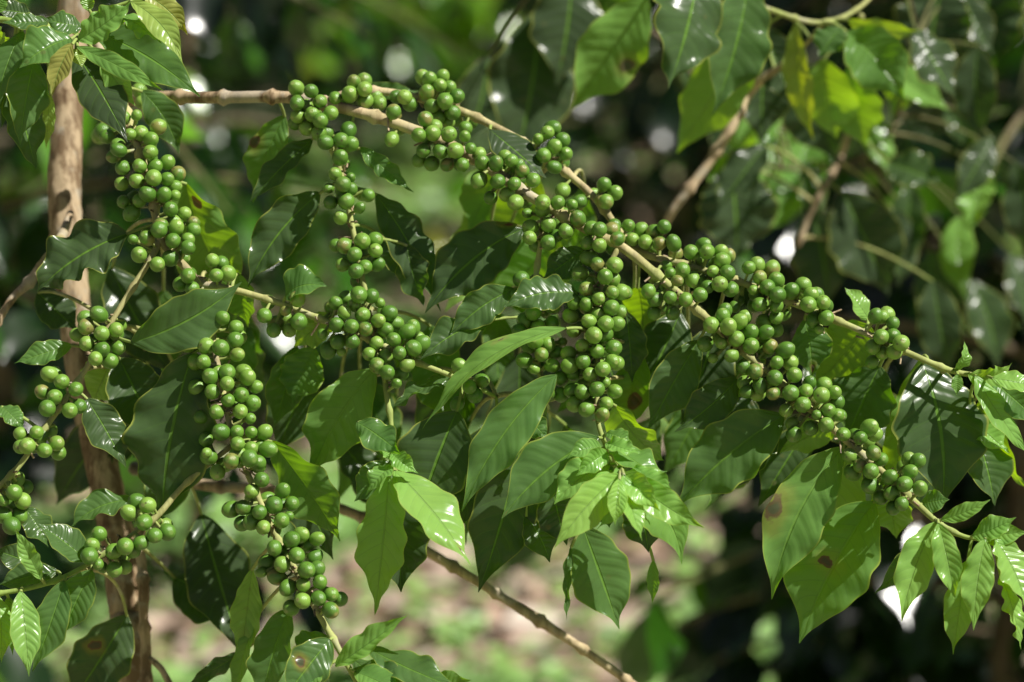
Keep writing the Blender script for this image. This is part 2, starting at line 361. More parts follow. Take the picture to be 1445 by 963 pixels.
b_l4 = Br([(328, 628, 8, .0, .55), (295, 655, 7, -.003, .35), (255, 690, 8, -.006, .3), (222, 728, 9, -.01, .3), (190, 752, 6, -.012, .2), (150, 780, 7, -.014, .1), (100, 810, 7, -.016, .1), (50, 828, 7, -.018, .05), (-15, 840, 7, -.02, .05)],
    label='low side branch running to the bottom left with fresh leaves')
b_h1 = Br([(438, 150, 7, .05, .5), (460, 195, 7, .045, .35), (475, 225, 8, .04, .25), (487, 270, 8, .035, .22), (497, 320, 8, .03, .2), (507, 370, 8, .025, .2), (515, 410, 8, .02, .2), (525, 460, 7, .018, .2),
    (540, 520, 7, .012, .15), (546, 560, 8, .005, .12), (552, 600, 7, 0, .1), (552, 650, 6, -.005, .08)], label='slim green shoot hanging through the middle left')
b_h2 = Br([(766, 300, 7, .035, .45), (763, 340, 7, .03, .35), (757, 385, 8, .03, .25), (752, 440, 7, .03, .2), (758, 500, 6, .025, .2), (768, 560, 6, .015, .12), (770, 590, 4, .01, .1)], label='short pale shoot hanging in the middle')
b_h3 = Br([(872, 350, 8, .02, .45), (850, 400, 7, .015, .3), (845, 470, 7, .01, .3), (843, 540, 7, .005, .25), (843, 590, 7, 0, .15), (852, 622, 7, -.008, .1), (866, 655, 7, -.015, .06), (878, 672, 5, -.018, .05)],
    label='hanging branch with the longest column of berries')
b_dn = Br([(185, 660, 18, .19, .95), (290, 685, 16, .17, .85), (380, 692, 15, .16, .8), (480, 718, 15, .15, .72), (560, 755, 14, .14, .66), (640, 800, 14, .13, .62), (700, 838, 13, .125, .62), (758, 874, 15, .12, .66), (820, 915, 12, .12, .66), (905, 975, 12, .12, .66)],
    label='bare tan branch crossing the bottom centre', rough=0.03)
b_dd = Br([(100, 300, 9, .13, .8), (82, 345, 16, .10, .55), (62, 372, 16, .09, .55), (40, 400, 13, .085, .9), (15, 425, 11, .08, 1), (-25, 490, 11, .07, 1)], label='dead whitish twig at the left edge', rough=0.05)
b_st = Br([(196, 745, 15, .12, .9), (200, 800, 14, .115, .8), (203, 830, 17, .11, 1), (203, 870, 13, .115, .8), (206, 920, 16, .12, .9), (206, 990, 15, .12, 1)], label='grey side stem standing against the trunk', rough=0.06)
b_st2 = Br([(205, 925, 8, .12, .9), (228, 945, 9, .115, .85), (250, 985, 9, .11, .85)], rough=0.04)
# trunk
tm = MB()
trp = [(112, -60, 46, .20, 1), (100, 60, 46, .20, 1), (93, 200, 46, .19, 1), (92, 300, 47, .18, 1), (102, 400, 46, .175, 1), (115, 520, 45, .17, 1), (140, 640, 46, .165, 1), (165, 760, 47, .16, 1), (178, 860, 50, .16, 1), (188, 970, 52, .16, 1)]
rows = [[*W(p[0], p[1], p[3]), p[2] * MPP * 1.1 / 2, 1] for p in trp]
last = rows[-1]
rows += [[last[0] + .02, last[1] + .01, last[2] * .5, .016, 1], [last[0] + .03, last[1] + .02, -0.03, .024, 1]]
S = spline(rows, 0.006)
tube(tm, S[:, :3], S[:, 3], 0.95, 22, 0.10, 0.11, 0.035)
tk = tm.build('trunk', M_bark, root); trunk_S = S
# knots on the trunk
# ---------------------------------------------------------------- berries
def berry_mesh(seed, el):
    r = np.random.default_rng(seed); mb = MB()
    nu, nv = 22, 16
    v = np.linspace(0.02, np.pi - 0.02, nv); u = np.linspace(0, 2 * np.pi, nu, endpoint=False)
    rad = 1 + 0.02 * np.sin(2 * u + r.uniform(0, 6))[None, :] * np.sin(v)[:, None]
    z = np.cos(v); s_ = np.sin(v)
    # calyx: raised rim with a dimple inside
    ang = v
    zz = np.where(ang < 0.14, 0.955, z); zz = zz + 0.035 * np.exp(-((ang - 0.24) / 0.07) ** 2)
    V = np.stack([rad * s_[:, None] * np.cos(u) * 0.97, rad * s_[:, None] * np.sin(u) * 0.97, (zz * el)[:, None] + 0 * u], -1).reshape(-1, 3)
    i = np.arange(nv - 1)[:, None] * nu; j = np.arange(nu)[None, :]; j2 = (j + 1) % nu
    F = np.stack([i + j, i + nu + j, i + nu + j2, i + j2], -1).reshape(-1, 4)
    tip = np.clip(1.15 - ang / 0.42, 0, 1); tip = np.where(ang < 0.12, 0.6, tip)
    V = np.vstack([V, [[0, 0, V[0, 2]], [0, 0, -el]]]); m = len(V) - 2
    caps = []
    for k in range(0, nu, 2):
        caps.append([m, k, (k + 1) % nu, (k + 2) % nu]); b0 = (nv - 1) * nu; caps.append([m + 1, b0 + (k + 2) % nu, b0 + (k + 1) % nu, b0 + k])
    mb.add(V, np.vstack([F, caps]), None, tip=np.concatenate([np.repeat(tip, nu), [0.5, 0]]))
    return mb.mesh('berry', M_berry)
BM = [berry_mesh(k, e) for k, e in enumerate((1.02, 1.10, 1.2, 0.96))]

BR = {}
BR['A'] = [(605,435),(650,465),(580,490),(668,487),(672,540),(595,565),(640,592),(555,572),(525,500),(510,640),(640,648),(465,378),(590,385),(455,580),(440,560),
 (522,713),(595,705),(655,706),(710,690),(750,740),(517,780),(580,768),(653,763),(712,763),(630,820),(695,828),(745,830),(525,858),(590,850),(740,790),(560,905),(500,620),(420,575),(480,660),
 (725,890),(780,910),(735,940),(680,957),(815,945)]
BR['D'] = [(680,15),(735,60),(800,55),(820,15),(565,55),(625,50),(590,120),(670,160),(720,135),(750,5),(800,90),(905,145),(935,155),(920,208),(965,200),(800,210),(765,245),(815,262),
 (1258,252),(1262,308),(1122,378),(1212,358),(1168,415),(1268,403),(1165,440),(1228,440),
 (420,373),(358,390),(370,425),(432,455),(492,438),(368,497),(430,522),(500,515),(332,460),(465,570),(410,560),
 (210,627),(262,658),(180,702),(322,690),(228,725),(332,763),(205,770),(300,780),
 (85,880),(155,873),(242,920),(190,950),(120,930),(85,935),(245,960),
 (797,498),(940,388),(1000,430),(1000,482),(937,515),(875,508),(1008,543),(865,575),(830,575),
 (897,640),(962,620),(1030,620),(837,685),(903,697),(968,665),(1085,680),(967,737),(1023,715),(857,752),(920,787),(1020,785),(1070,750),(860,805),(1055,640),
 (1062,815),(940,873),(1002,873),(1066,873),(1123,873),(875,905),(1012,922),(1100,930),(1138,945),(1060,945),(880,960)]
BR['E'] = [(980,30),(1052,20),(915,80),(1085,40),(1000,5),(875,15),
 (1100,112),(1060,158),(1188,157),(975,235),(1022,228),(1092,247),(1152,218),(1228,212),(1185,283),(1020,295),(1055,290),(1108,312),(1215,265),
 (1265,345),(1228,363),(1155,398),(1298,385),(1333,360),(1248,428),(1323,438),(1122,463),(1187,467),(1290,490),(1100,500),(1165,520),(1332,487),
 (1275,552),(1210,565),(1347,540),(1395,592),(1338,610),(1275,620),(1390,660),(1225,650),(1430,615),
 (60,165),(15,200),(97,200),(75,262),(18,262),(55,300),(50,210),
 (415,340),(387,388),(478,413),(530,390),(553,408),(482,488),(412,467),(525,480),(380,430),(575,205),(622,218),(545,250),(607,290),(642,350),(702,332),(605,370)]
BR['F'] = [(222,80),(262,83),(335,62),(387,55),(302,118),(392,103),(250,163),(400,160),(345,170),(310,190),
 (222,325),(268,303),(325,290),(258,365),(302,335),(335,373),(225,418),(292,425),(165,455),(232,488),(295,487),(343,435),(190,525),(245,530),(372,295),(410,325),
 (447,368),(403,400),(472,412),(430,440),(527,447),(393,495),(468,480),(550,435),(365,540),(430,553),(497,535),(550,517),(525,585),(585,500),(570,470),(440,617),(400,590),(480,665),(500,625),
 (745,590),(840,655),(738,753),(812,715),(790,680),(1010,225),(1045,255),(980,290),
 (1062,370),(1025,400),(1080,418),(1145,345),(1140,410),(1000,440),(1070,490),(1093,540),(1022,567),(1065,605),(1140,590),(1160,540),(1210,540),(1185,490),(1120,500),(1100,460),
 (1290,70),(1340,80),(1395,15),(1420,50),(1298,135),(1332,160),(1405,165),(1260,200),(1365,213),(1285,265),(1338,305),(1395,280),(1405,230),(1430,270),(1285,330),(1235,325),(1220,378),(1340,373),(1390,345),
 (1425,360),(1298,403),(1365,415),(1415,413),(1233,443),(1318,460),(1368,460),(1268,505),(1332,530),(1400,513),(1270,573),(1215,590),(1355,605),(1395,570),(1415,580),(1230,627),(1300,628),(1175,645),
 (1368,660),(1270,702),(1330,690),(1405,700),(1228,700),(1285,775),(1353,800),(1370,750),(1235,750),(1180,715),(1130,710)]
BR['C'] = [(188,278),(465,108),(520,80),(540,105),(590,105),(600,145),(560,190),(620,195),(585,245),(635,265),(530,110),
 (285,275),(315,310),(378,195),(408,230),(430,185),(475,225),(510,245),(378,300),(445,310),(505,290),(535,255),(390,368),(310,365),(340,340),
 (710,175),(750,165),(808,180),(760,215),(830,230),(790,258),(733,270),(830,290),(770,330),(830,335),(755,330),(825,385),(785,408),(825,435),(780,450),
 (893,270),(945,250),(960,330),(1000,288),(1025,325),(1045,335),(990,395),(1038,385),(1010,437),(975,290),
 (1245,380),(1280,385),(1320,410),(1270,468),(1325,465),(1350,495),(1283,535),(1330,530),(1235,575),(1240,510),(1305,375),
 (552,418),(612,360),(652,340),(622,425),(670,405),(720,450),(695,385),(527,498),(595,495),(662,477),(640,548),(560,558),(718,505),(600,380),
 (803,508),(865,525),(830,578),(890,578),(775,460),(690,595),(738,615),(760,675),(822,643),(905,630),(697,665),(815,708),(890,707),(700,700),(750,710),
 (970,665),(1033,672),(955,697),(1020,715),(1072,705),(940,755),(1090,745),(870,780),(1050,785),(1000,800),(900,840),(975,855),(1090,800),(900,880),(1040,840)]
BR['H'] = [(550,127),(608,140),(635,105),(658,127),(650,190),(572,200),(607,232),(678,212),(580,255),(640,250),(705,272),(640,298),(773,252),(775,213),(798,218),(757,297),(803,308),(717,325),(678,340),(745,360),(720,375)]
BR['B'] = [(115,195),(180,210),(120,258),(210,255),(280,238),(125,315),(185,300),(220,335),(260,300),(160,360),(210,385),(243,427),(335,373),(303,418),(300,490),(345,430),(150,270),(110,340),
 (400,160),(360,170),(400,208),(350,220),(462,255),(408,245),(540,230),(575,235),(597,262),(527,295),(520,412),
 (650,145),(735,145),(725,185),(765,190),(668,215),(762,238),(795,230),(692,270),(775,300),(680,160),(745,255),
 (690,385),(757,335),(760,390),(833,365),(720,315),(830,400),(655,458),(727,460),(790,460),(855,450),(635,500),(755,520),(690,515),(820,520),(640,395),(665,330),(700,355),
 (1200,365),(1180,385),(1245,415),(1210,445),(1257,472),(1140,410),(1165,480),(1210,530),
 (905,510),(960,515),(1028,505),(1055,525),(890,585),(970,590),(1040,600),(1075,550),(1118,585),(940,660),(1010,645),(1045,680),(1000,485),
 (1245,630),(1220,680),(1160,710),(1285,690),(1320,675),(1095,725),(1185,775),(1110,785),(1165,680),(1105,830),(1185,850),(1215,820),(1260,800),(1310,750),
 (1420,605),(1415,670),(280,560),(345,575),(315,605),(253,620),(327,675),(420,650),(260,680),(383,703),(302,745),(345,620)]
BR['I'] = [(163,620),(155,572),(190,592),(142,705),(190,690),(232,692),(272,705),(308,712),(340,697),(198,733),(245,735),(287,742),(328,747),(367,747),(145,755),(120,700)]
Rpx = {'A': 11.4, 'B': 11.2, 'C': 11.3, 'D': 11.6, 'E': 12.0, 'F': 11.3, 'H': 11.6, 'I': 10.8}
fruit = [b for b in (b_main, b_up, b_left, b_l2, b_l3, b_l4, b_h1, b_h2, b_h3)]
T1.live = fruit
pts = []
for c, lst in BR.items():
    for (x, y) in lst:
        X, Y = px(c, x, y); best = None
        for b in fruit:
            dd = (b.S[:, 6] - X) ** 2 + (b.S[:, 7] - Y) ** 2; i = int(dd.argmin())
            if best is None or dd[i] < best[0]: best = (dd[i], b, i)
        dist = math.sqrt(best[0]); b, i = best[1], best[2]; sd = b.S[i, 5]
        rr = Rpx[c] * (random.uniform(0.88, 1.1) if random.random() > .07 else random.uniform(.62, .8)) * MPP * (F0 + sd) / F0
        dome = math.sqrt(max(0, 30 ** 2 - dist ** 2)) * MPP
        pts.append([*W(X, Y, sd - max(dome, 0.002) + random.uniform(-.002, .002)), rr, fruit.index(b), i, 0])
P = np.array(pts)
# berries on the far side of each cluster
back = P[rng.random(len(P)) < 0.42].copy()
back[:, 3] *= 0.97
for q in back:
    ax = fruit[int(q[4])].S[int(q[5]), :3]
    off = (q[:3] - ax); q[:3] = ax + off * rng.uniform(0.3, 0.75) + FWD * rng.uniform(0.010, 0.02) + rng.normal(size=3) * 0.003
back[:, 6] = 1
P = np.vstack([P, back])
loc = P[:, :3].copy(); rad = P[:, 3]
# keep apart: move mostly along the viewing depth so that the clusters keep their outline
frame = np.stack([RIGHT, UP, FWD]); q = loc @ frame.T; q0 = q.copy()
for it in range(90):
    D = q[:, None] - q[None]; dist = np.sqrt((D ** 2).sum(-1)) + 1e-9; np.fill_diagonal(dist, 9)
    need = (rad[:, None] + rad[None]) * 0.965; ov = np.clip(need - dist, 0, None)
    if ov.max() < 2e-5: break
    D[..., 2] += np.where(np.abs(D[..., 2]) < 1e-4, np.sign(np.arange(len(q))[:, None] - np.arange(len(q))[None]) * 1e-3, 0)
    w3 = D * np.array([0.35, 0.35, 1.6]); w3 /= np.linalg.norm(w3, axis=-1, keepdims=True) + 1e-9
    q += (w3 * ov[..., None]).sum(1) * 0.42
    q[:, :2] += (q0[:, :2] - q[:, :2]) * 0.04
loc = q @ frame
nb = 0
for k in range(len(P)):
    b = fruit[int(P[k, 4])]; i = int(P[k, 5]); c = loc[k]; r = rad[k]
    dd = np.linalg.norm(b.S[:, :3] - c, axis=1); lo = max(0, i - 14); hi = i + 15
    i = lo + int(dd[lo:hi].argmin()); ax = b.S[i, :3]
    out = unit(c - ax + rng.normal(size=3) * 0.003); dirn = unit(out * 0.8 - FWD * rng.uniform(0.1, 0.8) + rng.normal(size=3) * 0.22)
    o = bpy.data.objects.new('berry', BM[int(rng.integers(4))])
    M = Vector(dirn).to_track_quat('Z', 'Y').to_matrix().to_4x4() @ Matrix.Rotation(rng.uniform(0, 6.28), 4, 'Z')
    o.matrix_world = Matrix.Translation(c) @ M @ Matrix.Scale(r, 4)
    b.berries.append(o)
    # short stalk
    e = c - dirn * r * 0.97; n = 5; tt = np.linspace(0, 1, n)[:, None]
    mid = (ax + e) / 2 - dirn * 0.001
    Cc = (1 - tt) ** 2 * ax + 2 * tt * (1 - tt) * mid + tt ** 2 * e
    tube(b.mb, Cc, np.array([.0011, .0010, .0010, .0012, .0016]), 0.12, 6, cap=False)
    # dark dried flower scales around the node
    if rng.random() < .25:
        for _ in range(3):
            p0 = ax + rng.normal(size=3) * .002; p1 = p0 + rng.normal(size=3) * 0.004
            tube(b.mb, np.array([p0, (p0 + p1) / 2, p1]), .0007, 0.8, 5, cap=False)

# ---------------------------------------------------------------- single leaves
def leaf(tree, c, bx, by, tx, ty, w, d=0.0, dz=-.15, roll=0, tone=.4, side=0.0, bend=.06, spot=None, wave=.13, fold=.22, twist=0.0, att=True, only=None, wf=6.0, under=False, lit=None):
    s = CR[c][2]; X0, Y0 = px(c, bx, by); X1, Y1 = px(c, tx, ty)
    Bp = W(X0, Y0, d); Lm = math.hypot(X1 - X0, Y1 - Y0) * MPP * (F0 + d) / F0
    Tp = W(X1, Y1, d + dz * Lm); wm = w / s * MPP * (F0 + d) / F0
    dr = unit(Tp - Bp); view = unit(CAM - (Bp + Tp) / 2); n = unit(view - dr * (view @ dr))
    n = np.array(Matrix.Rotation(math.radians(roll), 3, Vector(dr)) @ Vector(n))
    if lit is None: lit = 1.0 if dz < -.12 else (-.65 if dz > .2 else .7)
    rq = random.Random(int(X0 * 3 + Y1 * 5)); tgt = sv if (lit < 0 or rq.random() < .22) else unit(np.array([rq.choice((-.35, -.2, 1.3)), -.15, 1.0]))
    n0 = n; n = n + tgt * lit; n = unit(n - dr * (n @ dr)); wm *= min(1.28, 1 / max(.3, abs(n @ n0)) ** .9)
    if under: n = -n
    mb = MB()
    sp = (0, 0, 0)
    if spot is not None:                       # spot given as crop pixels + size
        sx, sy = px(c, spot[0], spot[1]); ex, ey = X1 - X0, Y1 - Y0; L2 = ex * ex + ey * ey
        t = ((sx - X0) * ex + (sy - Y0) * ey) / L2; off = ((sx - X0) * ey - (sy - Y0) * ex) / math.sqrt(L2)
        sp = (0.5 + 0.5 * max(-.8, min(.8, -off / (w / s / 2))), t, spot[2])
    sd = int(abs(X0 * 7.1 + Y0 * 3.3 + X1)) 
    rl = random.Random(sd); nu_ = 36
    leaves(mb, Bp, Tp, n, wm * 1.06, tone, sp, bend * rl.uniform(.8, 2.9), side + rl.uniform(-.04, .04), fold * rl.uniform(.8, 2.0), wave * 1.25 * rl.uniform(.7, 1.5), nu_, 7, seed=sd, twist=twist or rl.uniform(-.45, .45), wfreq=wf * rl.uniform(.42, .8))
    near = tree.nearest(Bp, only or tree.live); b = near[1]
    o = bpy.data.objects.new('leaf', mb.mesh('leaf', M_leaf)); b.leaves.append(o)
    # leaf stalk back to the branch
    if att:
        a = b.S[near[2], :3]; dist = near[0]; tt = np.linspace(0, 1, 12)[:, None]
        start = a
        mid = (a + Bp) / 2 + np.array([0, 0, 0.05]) * dist + FWD * 0.15 * dist - dr * dist * .15
        Cc = (1 - tt) ** 2 * start + 2 * tt * (1 - tt) * mid + tt ** 2 * (Bp + dr * .001)
        r0 = min(.0016, .0011 + dist * .006)
        tube(b.mb, Cc, np.linspace(r0, .0011, 12), 0.1 if dist < .05 else np.linspace(.4, .1, 12), 7, cap=False)
    # midrib standing slightly proud on the underside
    return o
def L1(*a, **k): return leaf(T1, *a, **k)
# left part, mid-left
L1('A',600,385,760,655,150,d=.07,dz=.1,tone=.3,side=-.12)
L1('P',262,258,346,425,88,d=.055,dz=.45,tone=.75,side=.1,spot=(289,274,.05))
L1('A',1210,490,1075,862,170,d=.075,dz=.3,tone=.55,side=.1,spot=(1085,608,.06))
L1('A',1330,590,1060,860,120,d=.06,dz=-.1,tone=.12,roll=20)
L1('P',452,272,350,405,66,d=.05,dz=-.1,tone=.15,side=.12,wave=.2)
L1('B',410,175,642,205,60,d=.10,dz=.1,tone=.4,roll=35,side=.18)
L1('B',935,370,1178,578,140,d=.06,dz=-.35,tone=.0,side=.05,wave=.06,fold=.05)
L1('P',508,208,584,272,22,d=.04,dz=-.1,tone=.5,roll=45,wave=.3)
L1('P',530,273,622,440,48,d=.06,dz=-.15,tone=.15,roll=40,side=-.1,wave=.2)
L1('P',740,322,600,442,82,d=.05,dz=-.1,tone=.1,side=.14,spot=(705,310,.035),fold=.15)
L1('P',762,255,628,440,118,d=.14,dz=.35,tone=.95,under=True)
L1('P',700,232,660,330,70,d=.15,dz=.35,tone=.8,under=True)
L1('P',800,330,690,440,110,d=.11,dz=.35,tone=.8,under=True)
L1('P',690,330,780,440,90,d=.13,dz=.3,tone=.7,under=True)
L1('P',403,418,462,404,46,d=.015,dz=-.3,tone=.45,bend=.15,fold=.35)
L1('P',574,345,598,432,42,d=.05,dz=-.1,tone=.2,roll=45,wave=.25)
L1('P',540,335,582,412,60,d=.075,dz=-.3,tone=.1)
L1('P',726,408,632,478,48,d=.02,dz=-.2,tone=.3,side=.12,roll=-15)
L1('P',818,415,710,434,46,d=.01,dz=-.35,tone=.3,side=.12,wave=.18)
L1('P',800,463,596,606,42,d=-.02,dz=.1,tone=.8,side=.14,roll=30,spot=(716,500,.025),wave=.16)
L1('P',690,452,592,508,44,d=.02,dz=-.35,tone=.25,wave=.25,side=.08)
L1('P',640,533,556,574,34,d=.02,dz=-.2,tone=.3,wave=.35,roll=30)
L1('P',786,529,652,722,66,d=-.01,dz=-.05,tone=.5,side=.16,roll=-10,wave=.16)
L1('P',530,520,438,672,84,d=.015,dz=.25,tone=.6,side=.1)
L1('P',503,596,566,642,48,d=-.03,dz=-.5,tone=.45,wave=.25,fold=.1,roll=-10)
L1('P',741,586,773,621,32,d=-.01,dz=-.3,tone=.4,wave=.25)
L1('P',826,352,765,396,44,d=.03,dz=0,tone=.2)
L1('P',444,490,412,570,62,d=.05,dz=.25,tone=.6)
L1('P',418,488,386,605,52,d=.06,dz=.15,tone=.35)
L1('P',470,437,414,490,44,d=.03,dz=.5,tone=1.0,roll=-20)
L1('P',430,520,390,640,70,d=.09,dz=.1,tone=.15)
L1('P',180,330,52,412,80,d=.03,dz=-.1,tone=.08,side=.08,wave=.2)
L1('P',184,484,341,398,76,d=.0,dz=.1,tone=.3,side=.12,bend=.1,wave=.16,roll=15,lit=.0)
L1('P',272,498,228,752,124,d=.01,dz=-.02,tone=.18,side=.04,wave=.2,fold=.15)
L1('P',122,562,178,660,56,d=.01,dz=-.05,tone=.15)
L1('P',102,487,20,513,34,d=.02,dz=-.2,tone=.5,wave=.2)
L1('P',53,412,112,468,52,d=.09,dz=-.1,tone=.0)
L1('P',160,500,130,570,64,d=.05,dz=.4,tone=1.0)
L1('P',168,505,225,620,80,d=.045,dz=0,tone=.08)
L1('P',335,385,350,462,44,d=.045,dz=.3,tone=.7)
L1('P',0,573,34,606,26,d=.0,dz=-.2,tone=.5)
L1('P',188,705,100,744,38,d=.02,dz=-.2,tone=.35,side=.15,wave=.2)
L1('P',124,792,52,738,42,d=-.02,dz=-.2,tone=.33,wave=.08)
L1('P',58,818,22,746,26,d=-.03,dz=-.3,tone=.8,fold=.3)
L1('P',29,834,41,955,40,d=-.03,dz=-.25,tone=.85,side=.05)
L1('P',91,819,46,948,50,d=-.025,dz=-.1,tone=.42,side=-.06)
L1('P',130,804,88,900,50,d=-.02,dz=-.15,tone=.4)
L1('P',-2,842,2,935,34,d=-.02,dz=-.2,tone=.9)
L1('P',12,842,18,925,26,d=-.01,dz=-.2,tone=.6)
L1('P',82,806,-8,828,36,d=.0,dz=-.1,tone=.25,wave=.15)
L1('P',60,800,-10,775,36,d=.01,dz=-.1,tone=.2)
L1('P',34,716,68,772,40,d=.02,dz=-.1,tone=.3)
L1('P',284,725,345,930,92,d=.13,dz=-.35,tone=.0,wave=.15,fold=.05)
L1('P',246,815,350,880,78,d=.135,dz=-.3,tone=.0,wave=.15,fold=.05)
L1('P',344,920,262,968,26,d=.05,dz=0,tone=.15,wave=.4)
L1('P',356,803,340,935,42,d=.02,dz=.35,tone=.8,spot=(346,915,.10))
L1('P',362,870,330,990,30,d=.03,dz=.2,tone=.6,roll=40)
L1('P',408,858,368,1000,58,d=-.02,dz=-.05,tone=.38)
L1('P',180,868,98,995,80,d=.08,dz=0,tone=.08,spot=(135,908,.04))
L1('P',466,902,398,990,62,d=-.04,dz=-.4,tone=.35,wave=.2,spot=(422,936,.05))
L1('P',462,898,420,940,50,d=-.03,dz=-.1,tone=.4)
L1('P',383,622,480,764,62,d=.01,dz=.25,tone=.62,wave=.2,side=-.12)
L1('P',400,640,470,790,70,d=.04,dz=.1,tone=.1,wave=.15)
L1('P',473,941,575,868,32,d=-.045,dz=-.2,tone=.8,fold=.4,side=.08)
L1('P',498,930,602,968,44,d=-.035,dz=-.4,tone=.3,side=.2,fold=.25)
L1('P',520,915,655,975,44,d=-.03,dz=-.4,tone=.35,side=.12)
L1('P',500,948,570,985,36,d=-.045,dz=-.4,tone=.6)
L1('P',600,975,665,960,36,d=-.04,dz=-.3,tone=.7)
L1('P',455,945,400,985,40,d=-.045,dz=-.4,tone=.6,wave=.25)
# bottom middle
L1('P',549,670,529,868,70,d=-.03,dz=.02,tone=.85,wave=.12)
L1('P',556,664,664,798,66,d=-.035,dz=-.45,tone=.9,side=-.06,wave=.1,spot=(648,778,.03))
L1('P',553,652,500,708,52,d=-.02,dz=-.1,tone=.35)
L1('P',566,690,566,836,84,d=.0,dz=.0,tone=.05,wave=.12)
L1('P',645,580,588,735,104,d=.005,dz=-.1,tone=.12,wave=.1)
L1('P',738,618,675,836,88,d=.01,dz=-.02,tone=.08,wave=.12,side=-.04)
L1('P',700,600,640,760,80,d=.03,dz=0,tone=.05)
L1('P',742,728,776,794,46,d=.0,dz=-.1,tone=.15)
L1('P',822,742,874,888,86,d=.015,dz=.1,tone=.4,wave=.1)
L1('P',806,770,800,876,14,d=.01,dz=-.1,tone=.3,wave=.5)
L1('P',845,617,708,732,72,d=-.025,dz=-.15,tone=.42,side=.1,wave=.09,spot=(712,728,.02))
L1('P',861,656,782,712,48,d=-.04,dz=-.25,tone=.75,side=.15)
L1('P',876,670,782,774,52,d=-.06,dz=-.3,tone=1.0,side=.06,wave=.1)
L1('P',862,624,946,682,42,d=-.03,dz=-.4,tone=.6,side=.2)
L1('P',885,668,942,665,26,d=-.03,dz=-.1,tone=.6,side=.2)
L1('P',886,672,994,745,42,d=-.055,dz=-.3,tone=.9,side=.08)
L1('P',868,690,962,796,62,d=-.045,dz=.0,tone=.7,side=-.36,wave=.08,fold=.25)
L1('P',880,670,906,764,34,d=-.07,dz=-.25,tone=.85,side=.06)
L1('P',926,690,962,796,32,d=-.025,dz=.1,tone=.5)
L1('P',905,700,915,780,60,d=-.01,dz=0,tone=.1)
L1('P',922,790,921,852,18,d=-.01,dz=.2,tone=.6)
L1('P',780,690,800,770,60,d=.0,dz=0,tone=.1)
L1('P',855,612,895,632,24,d=-.02,dz=-.2,tone=.6,bend=.2)
L1('P',868,572,937,650,66,d=.02,dz=.4,tone=.85,side=.1)
L1('P',855,700,860,745,50,d=-.01,dz=-.1,tone=.25)
for (x0, y0, x1, y1, w_, d_, dz_, t_, sd_) in [
    (858,640,812,672,30,-.04,-.4,.8,.15), (870,660,838,752,34,-.05,-.2,.7,-.1), (878,668,932,722,34,-.06,-.4,1.0,.12), (874,676,868,742,26,-.075,-.2,1.0,.1),
    (850,632,800,648,28,-.03,-.4,.7,.15), (884,668,952,700,30,-.05,-.3,.85,-.12), (866,664,820,735,32,-.045,-.5,.9,.1), (856,625,905,640,26,-.035,-.5,.8,.2),
    (553,640,590,668,26,-.035,-.4,.8,.15), (552,655,515,700,28,-.035,-.4,.7,-.15), (552,648,528,628,24,-.03,-.3,.8,.2)]:
    L1('P',x0,y0,x1,y1,w_,d=d_,dz=dz_,tone=t_,side=sd_,bend=.14,fold=.35,wave=.16)
# right of centre
L1('P',986,480,914,608,62,d=.03,dz=0,tone=.25,wave=.16)
L1('P',1042,533,952,610,56,d=.02,dz=-.1,tone=.15,wave=.2,side=-.1)
L1('P',1107,586,955,716,92,d=.01,dz=.05,tone=.35,wave=.14,side=.05)
L1('P',1100,600,1020,700,60,d=.03,dz=0,tone=.1)
L1('P',1135,450,1146,532,54,d=.03,dz=.2,tone=.45,spot=(1148,520,.06))
L1('P',1226,458,1146,545,90,d=.04,dz=.45,tone=.8,side=.1,under=True)
L1('P',1242,516,1192,624,96,d=.03,dz=.1,tone=.22)
L1('P',1300,506,1252,708,52,d=.045,dz=.35,tone=.85,side=-.03)
L1('P',1302,512,1330,716,116,d=.03,dz=-.12,tone=.12,wave=.08,fold=.12)
L1('P',900,405,905,500,66,d=.06,dz=.4,tone=.8,under=True)
L1('P',884,440,892,540,40,d=.035,dz=.1,tone=.15,roll=40)
L1('P',905,500,885,610,60,d=.05,dz=.2,tone=.5,spot=(900,565,.1))
L1('P',960,440,900,560,80,d=.07,dz=0,tone=.1)
L1('P',1010,460,960,600,90,d=.08,dz=0,tone=.05)
L1('P',1060,560,1010,660,80,d=.07,dz=0,tone=.05)
L1('P',1190,631,1089,846,84,d=.0,dz=-.05,tone=.62,side=.16,wave=.14,spot=(1106,726,.07))
L1('P',1234,708,1128,908,116,d=.012,dz=-.05,tone=.55,side=.08,wave=.1,spot=(1177,799,.04))
L1('P',1202,640,1128,775,100,d=.03,dz=.45,tone=.9,under=True)
L1('P',1180,600,1100,640,50,d=.03,dz=.4,tone=.85,under=True)
L1('P',1322,736,1272,878,50,d=-.03,dz=-.25,tone=.85,side=.1,fold=.3)
L1('P',1324,738,1348,850,38,d=-.04,dz=-.3,tone=.85,side=-.03)
L1('P',1328,734,1398,705,24,d=-.03,dz=-.3,tone=.75,side=.12)
L1('P',1391,760,1374,890,44,d=-.045,dz=-.3,tone=.85)
L1('P',1366,790,1345,924,44,d=-.03,dz=-.05,tone=.7)
L1('P',1372,757,1434,730,32,d=-.035,dz=-.35,tone=.75,side=.15)
L1('P',1404,760,1450,862,46,d=-.04,dz=-.3,tone=.9,side=-.06)
L1('P',1411,810,1441,917,30,d=-.035,dz=-.2,tone=.85,wave=.25)
L1('P',1320,768,1234,838,38,d=-.01,dz=-.3,tone=.2)
L1('P',1378,762,1452,752,30,d=-.03,dz=-.3,tone=.8)
L1('P',1300,712,1340,705,30,d=-.01,dz=-.4,tone=.4,bend=.2)
L1('P',1330,745,1322,800,34,d=.0,dz=0,tone=.2)
L1('P',1378,612,1404,714,54,d=.04,dz=-.15,tone=.2)
